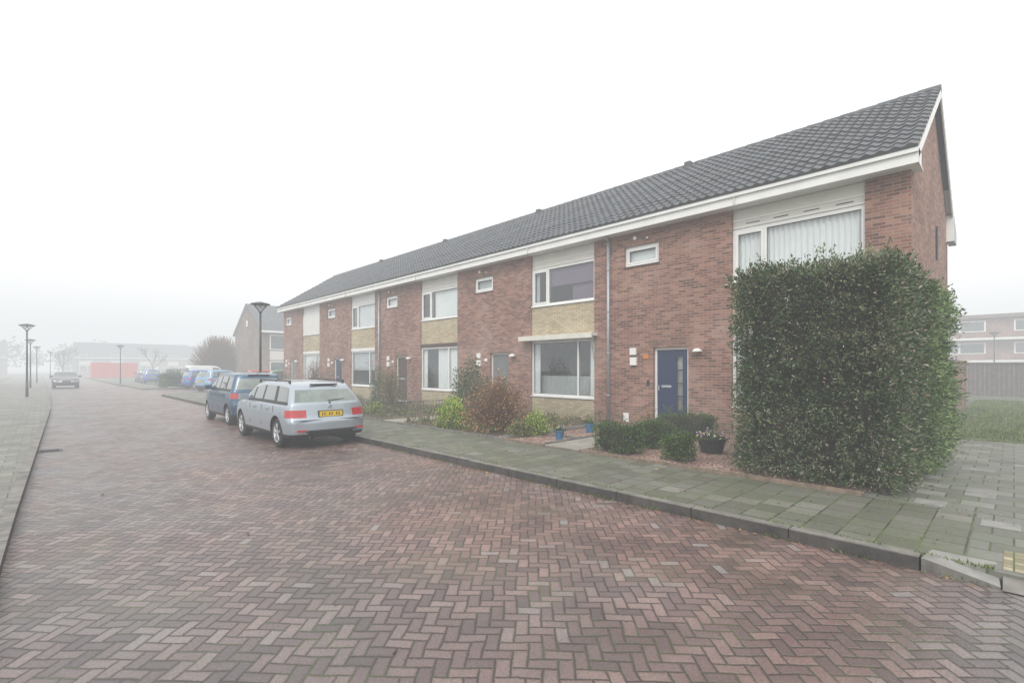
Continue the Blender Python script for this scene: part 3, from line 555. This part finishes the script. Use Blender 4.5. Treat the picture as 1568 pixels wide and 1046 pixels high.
# ------------------------------------------------------------------ CARS
def lerp_tab(tab,x):
    if x<=tab[0][0]: return tab[0][1]
    for (a,b_),(c,d) in zip(tab,tab[1:]):
        if x<=c: 
            u=(x-a)/(c-a); return b_+(d-b_)*u
    return tab[-1][1]
def make_car(name,loc,rot,paintk,L=4.5,HW=.88,top=None,rear=None,front=None,belt=.95,H=1.46,win=None,wr=.315,wheels=(.86,3.48),rails=False,rearglass=True,van=False,plate=True,tl=(5,6),tlv=.62):
    sill=.24
    E=empty(name,(0,0,0))
    S=[0,.012,.035,.07,.11,.15,.19,.235,.28,.33,.38,.405,.43,.48,.53,.575,.595,.63,.67,.71,.75,.79,.84,.89,.93,.965,.988,1]
    low=[0,.12,.22,.42,.5,.62,.74,.86,.95,1]; hi=[.10,.5,.86,1]
    V=[-1,-.95,-.86,-.64,-.42,-.2,0,.2,.42,.64,.86,.95,1]
    ntop=len(low)+len(hi)-1; nS=len(S)-1; nV=len(V)-1
    def zlev(s,j):
        tz=lerp_tab(top,s); bt=min(belt+.02*s,tz-.035)
        return sill+(bt-sill)*low[j] if j<len(low) else bt+(tz-bt)*hi[j-len(low)]
    def Wd(z,s):
        if z<=belt: t=(z-sill)/(belt-sill); w=HW*(.93+.07*math.sin(min(1,max(0,t))*2.2+.35))
        else: u=(z-belt)/(H-belt); w=HW*(.96-(.09 if van else .21)*u-.03*u*u)
        return w*lerp_tab([(0,.90),(.035,.965),(.09,.99),(.2,1),(.75,1),(.88,.96),(.96,.88),(1,.76)],s)
    def pos(i,j,k):
        s=S[i]; z=zlev(s,j); v=V[k]; x=v*Wd(z,s); y=lerp_tab(rear,z)*(1-s)+lerp_tab(front,z)*s
        cv=abs(v)**3
        y+=.13*cv*max(0,1-s/.07)-.30*cv*max(0,(s-.9)/.1)
        if j==ntop: z+=.035*(1-v*v)
        return (x,y,z)
    idx={}; v=[]; f=[]; mi=[]
    mats=[paintk,'carglass','black','taillight','headlight','rearglass','dark']
    def vid(i,j,k):
        q=(i,j,k)
        if q not in idx: idx[q]=len(v); v.append(pos(i,j,k))
        return idx[q]
    def q4(a,m): f.append(tuple(vid(*p) for p in a)); mi.append(m)
    jb=len(low)-1
    for i in range(nS):
        sm=(S[i]+S[i+1])/2
        for j in range(ntop):
            m=0
            tz=lerp_tab(top,sm)
            if j>=jb+1 and j<ntop-1 and tz>belt+.22 and win[0]<sm<win[1] and not any(a<sm<b_ for a,b_ in win[2]): m=1
            elif j>=jb and j<ntop-1 and tz>belt+.22 and win[0]-.0<sm<win[1]: m=2
            if j<1: m=2
            if S[i+1]<=.075 and tl[0]<=j<=tl[1]: m=3
            if S[i]>=.93 and 6<=j<=7: m=4
            q4([(i,j,0),(i,j+1,0),(i+1,j+1,0),(i+1,j,0)],m); q4([(i,j,nV),(i+1,j,nV),(i+1,j+1,nV),(i,j+1,nV)],m)
        for k in range(nV):
            t0=lerp_tab(top,S[i]);t1=lerp_tab(top,S[i+1]); sl=(t0-t1)/((S[i+1]-S[i])*L)
            m=0
            if S[i]>.5 and sl>.33 and t0>belt+.08 and 1<=k<=nV-2: m=1
            q4([(i,ntop,k),(i,ntop,k+1),(i+1,ntop,k+1),(i+1,ntop,k)],m)
            q4([(i,0,k),(i+1,0,k),(i+1,0,k+1),(i,0,k+1)],6)
    for k in range(nV):
        vm=abs(V[k]+V[k+1])/2
        for j in range(ntop):
            m=0
            if j<1 or (j==1 and vm<.6): m=2
            if tl[0]<=j<=tl[1] and vm>tlv: m=3
            if jb+0<=j<ntop-1 and vm<.93 and rearglass: m=5
            if j==jb and vm<.93 and rearglass: m=0 if not van else 5
            q4([(0,j,k),(0,j,k+1),(0,j+1,k+1),(0,j+1,k)],m)
            m=0
            if j<2: m=2
            if j in(2,3) and vm<.6: m=2
            if j in(5,6) and vm<.45: m=2
            if j in(6,7) and vm>.5: m=4
            q4([(nS,j,k),(nS,j+1,k),(nS,j+1,k+1),(nS,j,k+1)],m)
    me=bpy.data.meshes.new('body'); me.from_pydata(v,[],f)
    for kx in mats: me.materials.append(M[kx])
    me.polygons.foreach_set('material_index',mi); me.update()
    o=bpy.data.objects.new('body',me); col.objects.link(o)
    sd=o.modifiers.new('s','SUBSURF'); sd.levels=sd.render_levels=2
    cutters=[]
    for wy in wheels:
        c=B(); c.mats=list(mats)
        for sg in(-1,1): 
            c.cyl((sg*(HW-.27),wy,wr),(sg*(HW+.2),wy,wr),wr+.055,wr+.055,'black',32)
        co=c.obj('cut'); co.data.materials.clear()
        for kx in mats: co.data.materials.append(M[kx])
        co.data.polygons.foreach_set('material_index',[2]*len(co.data.polygons)); cutters.append(co)
        bm=o.modifiers.new('b','BOOLEAN'); bm.operation='DIFFERENCE'; bm.object=co; bm.solver='EXACT'
    dg=bpy.context.evaluated_depsgraph_get(); me2=bpy.data.meshes.new_from_object(o.evaluated_get(dg)); me2.name='body'
    o.modifiers.clear(); o.data=me2; me2.polygons.foreach_set('use_smooth',[True]*len(me2.polygons))
    try: me2.set_sharp_from_angle(angle=math.radians(38))
    except Exception: pass
    for co in cutters: bpy.data.objects.remove(co,do_unlink=True)
    par(o,E)
    for wy in wheels:
        for sg in(-1,1):
            wb=B(); xc=sg*(HW-.03); 
            prof=[(wr*.60,-.02*sg),(wr*.66,0),(wr*.93,-.005*sg),(wr,-.03*sg),(wr,-.18*sg),(wr*.9,-.21*sg),(0,-.21*sg)]
            wb.lathe(prof,(xc,wy,wr),'x','tyre',32)
            wb.lathe([(wr*.67,.0),(wr*.6,-.012*sg),(wr*.56,-.05*sg)],(xc,wy,wr),'x','alloy',32); wb.lathe([(wr*.6,-.05*sg),(0,-.05*sg)],(xc,wy,wr),'x','black',32)
            wb.lathe([(wr*.16,-.04*sg),(wr*.14,-.012*sg),(0,-.008*sg)],(xc,wy,wr),'x','alloy',16)
            for q in range(5):
                for off in(-.13,.13):
                    a=2*math.pi*q/5+.3; p0=(xc-.02*sg,wy+math.cos(a)*wr*.1,wr+math.sin(a)*wr*.1); p1=(xc-.018*sg,wy+math.cos(a+off)*wr*.62,wr+math.sin(a+off)*wr*.62); wb.cyl(p0,p1,.018,.014,'alloy',6)
            wb.obj('wheel',E,False)
    d=B(); ry=lambda z: lerp_tab(rear,z)
    if plate:
        d.box(-.27,.27,ry(.8)-.035,ry(.8)+.03,.66,.80,'black'); d.box(-.25,.25,ry(.8)-.042,ry(.8)-.034,.675,.785,'plate')
        for q in range(8):
            if q not in(2,5): d.box(-.20+q*.052,-.178+q*.052,ry(.8)-.045,ry(.8)-.041,.70,.76,'black')
        d.cyl((0,ry(.9)-.02,.88),(0,ry(.9)+.05,.88),.042,.042,'alloy',16); d.box(-.3,.3,ry(H-.1)-.03,ry(H-.1)+.02,H-.07,H-.04,'black')
        d.box(-HW*.62,HW*.62,-.010,.03,.36,.39,'black'); d.box(-HW*.9,HW*.9,ry(.62)-.008,ry(.62)+.03,.605,.615,'black'); d.box(-.02,.02,ry(belt)+.0,ry(belt)+.02,belt+.03,belt+.06,'black')
        d.cyl((-.02,ry(belt+.1)-.012,belt+.085),(.36,ry(belt+.13)-.012,belt+.12),.009,.006,'black',5)
        for sg in(-1,1): d.box(sg*(HW*.62),sg*(HW*.82),.0,.04,.38,.42,'taillight'); d.cyl((-.5*HW,-.0,.25),(-.5*HW,.2,.25),.03,.03,'alloy',10)
    for sg in(-1,1):
        my=L*.655; d.box(sg*(HW*.94),sg*(HW+.15),my,my+.10,belt+.02,belt+.16,paintk)
        for hy in(.30*L,.50*L): d.box(sg*(HW*.985),sg*(HW*1.025),hy,hy+.17,belt-.12,belt-.09,paintk)
        for sy in(.235*L,.41*L,.60*L): d.box(sg*(HW*.99),sg*(HW*.9945),sy,sy+.012,.42,belt-.03,'black')
        if rails:
            x=sg*HW*.68
            d.cyl((x,.75,H+.02),(x,2.75,H+.025),.015,.015,'black',8)
            for yy in(.75,1.6,2.7): d.box(x-.013,x+.013,yy,yy+.08,H-.05,H+.02,'black')
    d.obj('trim_and_plate',E,bevel=.004)
    E.rotation_euler=(0,0,rot); E.location=loc
    return E
wag_top=[(0,1.30),(.035,1.345),(.11,1.375),(.3,1.40),(.48,1.39),(.595,1.32),(.75,.965),(.79,.92),(.93,.81),(1,.69)]
wag_rear=[(.2,.07),(.33,.0),(.58,.0),(.64,.05),(.95,.12),(1.05,.19),(1.36,.50)]
fr=lambda L:[(.2,L-.1),(.45,L),(.62,L-.02),(.8,L-.12),(1.0,L-.2),(1.5,L-.25)]
make_car('parked_station_wagon',(4.50,10.2,0),0,'silver',4.4,.88,wag_top,wag_rear,fr(4.4),.92,1.40,(.035,.72,[(.19,.235),(.405,.43),(.575,.595)]),rails=True,wheels=(.86,3.43),tlv=.64)
hat_top=[(0,1.47),(.07,1.52),(.3,1.55),(.48,1.54),(.595,1.46),(.77,1.06),(.84,.99),(.95,.86),(1,.74)]
hat_rear=[(.2,.06),(.33,.0),(.6,.0),(.68,.04),(1.0,.10),(1.5,.34)]
hatw=(.07,.75,[(.19,.235),(.405,.43),(.575,.595)])
def hatch(name,loc,rot,k,plate=True): return make_car(name,loc,rot,k,3.75,.82,hat_top,hat_rear,fr(3.75),1.0,1.55,hatw,wr=.30,wheels=(.62,3.02),plate=plate,tl=(6,7),tlv=.8)
hatch('parked_hatchback_car',(4.78,15.7,0),0,'teal')
make_car('parked_car',(1.55,59.5,0),math.pi,'cdark',4.3,.87,wag_top,wag_rear,fr(4.3),.92,1.40,(.035,.72,[(.19,.235),(.405,.43),(.575,.595)]),wheels=(.8,3.35))
hatch('parked_car',(8.4,41.5,0),math.radians(-62),'cblue2'); hatch('parked_car',(8.2,46.6,0),math.radians(-80),'cblue')
hatch('parked_car',(10.6,39.6,0),math.radians(-90),'cred'); hatch('parked_car',(14.6,38.8,0),math.radians(90),'cgreen')
hatch('parked_car',(8.9,66.0,0),math.radians(0),'cblue'); hatch('parked_car',(9.3,74.0,0),math.radians(0),'cdark')
van_top=[(0,1.85),(.07,1.9),(.5,1.92),(.595,1.85),(.75,1.2),(.84,1.08),(1,.85)]
make_car('parked_white_van',(9.0,51.0,0),math.radians(-75),'cwhite',4.6,.9,van_top,[(.2,.05),(.33,0),(1.9,.08)],fr(4.6),1.1,1.92,(.5,.73,[(.575,.595)]),wheels=(.9,3.6),van=True)
# ------------------------------------------------------------------ STREET LAMPS
def lamp(x,y,h=4.0,z=.1):
    e=empty('street_lamp',(x,y,z)); b=B()
    b.cyl((x,y,z),(x,y,z+.9),.065,.06,'blackmetal',14); b.cyl((x,y,z+.9),(x,y,h-.32),.045,.035,'blackmetal',12); b.obj('pole',e,True)
    b=B(); b.lathe([(.0,.0),(.05,-.0),(.07,.04),(.0,.04)],(x,y,h-.33),'z','blackmetal',20)
    b.lathe([(.0,.10),(.12,.075),(.33,.02),(.35,-.01),(.33,-.025),(0,-.02)],(x,y,h),'z','blackmetal',28)
    for q in range(4):
        a=q*math.pi/2+.5; b.cyl((x+.04*math.cos(a),y+.04*math.sin(a),h-.3),(x+.31*math.cos(a),y+.31*math.sin(a),h-.02),.012,.012,'blackmetal',6)
    b.obj('lamp_head',e)
    b=B(); b.lathe([(.05,-.29),(.27,-.03)],(x,y,h),'z','glass',24); b.lathe([(0,-.15),(.05,-.14),(.05,-.04),(0,-.03)],(x,y,h),'z','white',12); b.obj('lamp_glass',e,True)
lamp(6.05,20.1,4.15); lamp(-.55,38.5,4.1); lamp(-.6,56,4.0); lamp(-.3,74,4.0); lamp(5.9,64,4.0); lamp(1.,96,4.); lamp(60,1.2,4.8)
# ------------------------------------------------------------------ NEIGHBOUR HOUSES
def simple_house(name,x0,x1,y0,y1,ez,rz,ridge='x',wk='greybrick',nwin=4):
    e=empty(name,(x0,y0,0)); w=B(); w.box(x0,x1,y0,y1,-.02,ez,wk); 
    if ridge=='x':
        ym=(y0+y1)/2
        for x in(x0,x1): w.face([(x,y0,ez),(x,y1,ez),(x,ym,rz)],wk)
    else:
        xm=(x0+x1)/2
        for y in(y0,y1): w.face([(x0,y,ez),(x1,y,ez),(xm,y,rz)],wk)
    w.obj('walls',e); r=B(); o=.3
    if ridge=='x':
        zz=ez-(rz-ez)*o/((y1-y0)/2)
        for (a,s) in((y0-o,1),(y1+o,-1)):
            r.face([(x0-.15,a,zz+.05),(x1+.15,a,zz+.05),(x1+.15,ym,rz+.05),(x0-.15,ym,rz+.05)],'roof'); r.face([(x0-.15,a,zz-.1),(x1+.15,a,zz-.1),(x1+.15,ym,rz-.1),(x0-.15,ym,rz-.1)],'white')
            r.face([(x0-.15,a,zz-.1),(x0-.15,ym,rz-.1),(x0-.15,ym,rz+.05),(x0-.15,a,zz+.05)],'brown')
            r.box(x0-.15,x1+.15,a-.06*s,a-.01*s,zz-.15,zz+.06,'white')
    else:
        zz=ez-(rz-ez)*o/((x1-x0)/2)
        for (a,s) in((x0-o,1),(x1+o,-1)):
            r.face([(a,y0-.15,zz+.05),(a,y1+.15,zz+.05),(xm,y1+.15,rz+.05),(xm,y0-.15,rz+.05)],'roof'); r.face([(a,y0-.15,zz-.1),(a,y1+.15,zz-.1),(xm,y1+.15,rz-.1),(xm,y0-.15,rz-.1)],'white')
            r.box(a-.06*s,a-.01*s,y0-.15,y1+.15,zz-.15,zz+.06,'white')
    r.obj('roof',e); g=B()
    if ridge=='x':
        st=(x1-x0)/nwin
        for i in range(nwin):
            a=x0+st*i+.8
            for z0_,z1_ in((.8,2.4),(3.5,5.0)):
                g.box(a,a+2.4,y0-.04,y0-.01,z0_,z1_,'white'); g.box(a+.1,a+1.5,y0-.05,y0-.041,z0_+.1,z1_-.1,'carglass'); g.box(a+1.6,a+2.3,y0-.05,y0-.041,z0_+.1,z1_-.1,'carglass')
            g.box(a,a+2.4,y0-.05,y0-.01,2.5,3.4,'cream'); g.box(a+3.0,a+3.9,y0-.05,y0-.01,.15,2.2,'white')
        g.box(x0-.03,x0-.01,(y0+y1)/2-.25,(y0+y1)/2+.25,6.0,6.6,'white'); 
    else:
        st=(y1-y0)/nwin
        for i in range(nwin):
            a=y0+st*i+.8
            for z0_,z1_ in((.8,2.4),(3.5,5.0)):
                g.box(x0-.04,x0-.01,a,a+2.4,z0_,z1_,'white'); g.box(x0-.05,x0-.041,a+.1,a+1.5,z0_+.1,z1_-.1,'carglass'); g.box(x0-.05,x0-.041,a+1.6,a+2.3,z0_+.1,z1_-.1,'carglass')
    g.obj('windows',e); return e
simple_house('brick_house',15.3,48,50.7,59.4,5.5,8.3,'x')
for (x,y) in((-60,160),(-30,168),(6,160),(30,166)): simple_house('brick_house',x,x+24,y,y+8,4.6,8.2,'x','greybrick',4)
simple_house('brick_house',34,42,160,170,5,8.6,'y','greybrick',2)
e=empty('apartment_building',(78,-10,0)); b=B(); X0=80
b.box(X0,X0+10,-40,22,-.02,7.6,'wallbrick'); b.box(X0-.5,X0+10.5,-40.5,22.5,7.6,8.0,'greybrick')
for fl in range(3):
    z=-.1+fl*2.6
    for q in range(10):
        y=-39+q*5.9; b.box(X0-.06,X0-.01,y,y+3.6,z+.9,z+2.2,'white'); b.box(X0-.08,X0-.061,y+.15,y+2.2,z+1.0,z+2.1,'carglass'); b.box(X0-.08,X0-.061,y+2.4,y+3.45,z+1.,z+2.1,'carglass')
    if fl<2: b.box(X0-1.1,X0-.1,-40,22,z+2.5,z+2.75,'white')
b.obj('walls',e)
b=B(); b.box(19.02,26.4,1.36,1.58,-.02,1.75,'wallbrick'); b.box(19.02,26.44,1.33,1.61,1.752,1.82,'concrete'); b.box(25.98,26.42,1.30,1.64,-.02,2.0,'wallbrick'); b.obj('brick_garden_wall')
b=B(); 
for q in range(48): b.box(28.5+q*.2,28.69+q*.2,1.9,1.93,.05,2.0,'woodgrey')
for q in range(6): b.box(28.45+q*1.9,28.55+q*1.9,1.84,1.97,0,2.1,'conclight')
b.obj('wooden_fence')
b=B(); 
for q in range(90): b.box(40,40.03,-15+q*.2,-14.81+q*.2,.05,1.95,'woodgrey')
b.box(39.95,40.08,-15.1,3.1,1.95,2.03,'woodgrey'); b.obj('wooden_fence')
e=empty('garden_shed',(33,4,0)); b=B(); b.box(33,37,2.6,6,0,2.4,'greybrick'); b.box(32.8,37.2,2.4,6.2,2.4,2.55,'white'); b.box(32.96,32.99,3,4,0,2.1,'white'); b.obj('walls',e)
bare_tree('bare_tree',(52,-2,0),6,.45,5,.12)
hedge_box('garden_hedge',(8.0,50.0,.6),(.6,1.6,.5),900,6,.10,.05,'dgreen',amp=.15,inset=.12)
hedge_box('garden_hedge',(-4.6,62,.8),(.9,10,.75),1800,6,.14,.06,'dgreen',amp=.2,inset=.15)
hedge_box('garden_hedge',(13.2,63,.7),(3.5,1.6,.7),1000,6,.12,.06,'dgreen',amp=.25,inset=.15)
shrub('dark_green_shrub',(-3.0,44,.05),(.9,1.2,1.3),1800,.12,.06,'dgreen')
bare_tree('bare_tree',(-3.6,52,0),3.6,.5,5,.10)
shrub('bare_shrub',(13.8,60.3,.6),(2.8,2.4,4.1),1500,.16,.03,'brownleaf',900,tr=.025); shrub('bare_shrub',(16.0,66.3,.6),(2.4,2.2,4.4),1000,.16,.03,'brownleaf',600,tr=.022)
bare_tree('bare_tree',(3.,125,0),7,.45,5,.16); bare_tree('bare_tree',(-12,105,0),8,.45,5,.16); bare_tree('bare_tree',(15,112,0),7,.45,5,.16); bare_tree('bare_tree',(22,104,0),7.5,.45,5,.16)
e=empty('distant_trees',(0,150,0)); P=[];
for q in range(60):
    cx=random.uniform(-90,120); cy=random.uniform(178,200); r=random.uniform(2.5,5); n=220
    d=rng.normal(0,1,(n,3)); d/=np.linalg.norm(d,axis=1)[:,None]; P.append(d*rng.uniform(.4,1,n)[:,None]*[r,r,r*.9]+[cx,cy,r*.9+random.uniform(0,3)])
P=np.concatenate(P); leaves('foliage',P,rng.normal(0,1,P.shape),.9,.6,'dgreen',e,1.)
for (x,y) in((5.9,104),):
    e=empty('red_shipping_container',(x,y,0)); b=B(); b.box(x,x+6,y,y+2.4,.1,2.5,'redc')
    for q in range(24): b.box(x+.1+q*.245,x+.22+q*.245,y-.04,y-.001,.25,2.35,'redc')
    b.box(x-.03,x+6.03,y-.06,y+2.43,2.5,2.6,'redc'); b.obj('body',e)
# ------------------------------------------------------------------ FOG + SKY + LIGHT
SIG=.0084
fm=bpy.data.materials.new('fog'); fm.use_nodes=True; t=NT(fm.node_tree); fm.node_tree.nodes.clear()
out=t.node('ShaderNodeOutputMaterial'); ab=t.node('ShaderNodeVolumeAbsorption'); ab.inputs['Color'].default_value=C(0,0,0); ab.inputs['Density'].default_value=SIG
em=t.node('ShaderNodeEmission'); em.inputs[0].default_value=C(.86,.885,.90); em.inputs[1].default_value=SIG  # the fog glows by itself, standing in for light scattered in it
ad=t.node('ShaderNodeAddShader'); t.l.new(ab.outputs[0],ad.inputs[0]); t.l.new(em.outputs[0],ad.inputs[1]); t.l.new(ad.outputs[0],out.inputs['Volume'])
M['fog']=fm; b=B(); b.box(-450,650,-450,650,-4,30,'fog'); b.obj('fog')
W=bpy.data.worlds.new('World'); sc.world=W; W.use_nodes=True; t=NT(W.node_tree); W.node_tree.nodes.clear()
sky=t.node('ShaderNodeTexSky',sky_type='NISHITA'); sky.sun_disc=False; sky.sun_elevation=math.radians(42); sky.sun_rotation=math.radians(237); sky.dust_density=5
hs=t.node('ShaderNodeHueSaturation'); hs.inputs['Saturation'].default_value=.12; t.l.new(sky.outputs[0],hs.inputs['Color'])
b1=t.node('ShaderNodeBackground'); t.l.new(hs.outputs[0],b1.inputs[0]); b1.inputs[1].default_value=.06
b2=t.node('ShaderNodeBackground'); b2.inputs[0].default_value=C(1,.985,.965); b2.inputs[1].default_value=1.45
ad=t.node('ShaderNodeAddShader'); t.l.new(b1.outputs[0],ad.inputs[0]); t.l.new(b2.outputs[0],ad.inputs[1]); out=t.node('ShaderNodeOutputWorld'); t.l.new(ad.outputs[0],out.inputs[0])
sl=bpy.data.lights.new('sun','SUN'); sl.energy=1.4; sl.angle=math.radians(25); sl.color=(1,.96,.91); so=bpy.data.objects.new('sun',sl); col.objects.link(so)
sd=Vector((-.62,-.40,.75)).normalized(); so.rotation_euler=sd.to_track_quat('Z','Y').to_euler()
cd=bpy.data.cameras.new('camera'); cd.lens=17.1; cd.sensor_width=36; cd.shift_y=.0261; cd.clip_end=2000; cd.clip_start=.05
co=bpy.data.objects.new('camera',cd); col.objects.link(co); co.location=(0,0,1.70); co.rotation_euler=(math.radians(90),0,math.radians(-44.1)); sc.camera=co
sc.view_settings.view_transform='Standard'; sc.view_settings.look='None'; sc.view_settings.exposure=0
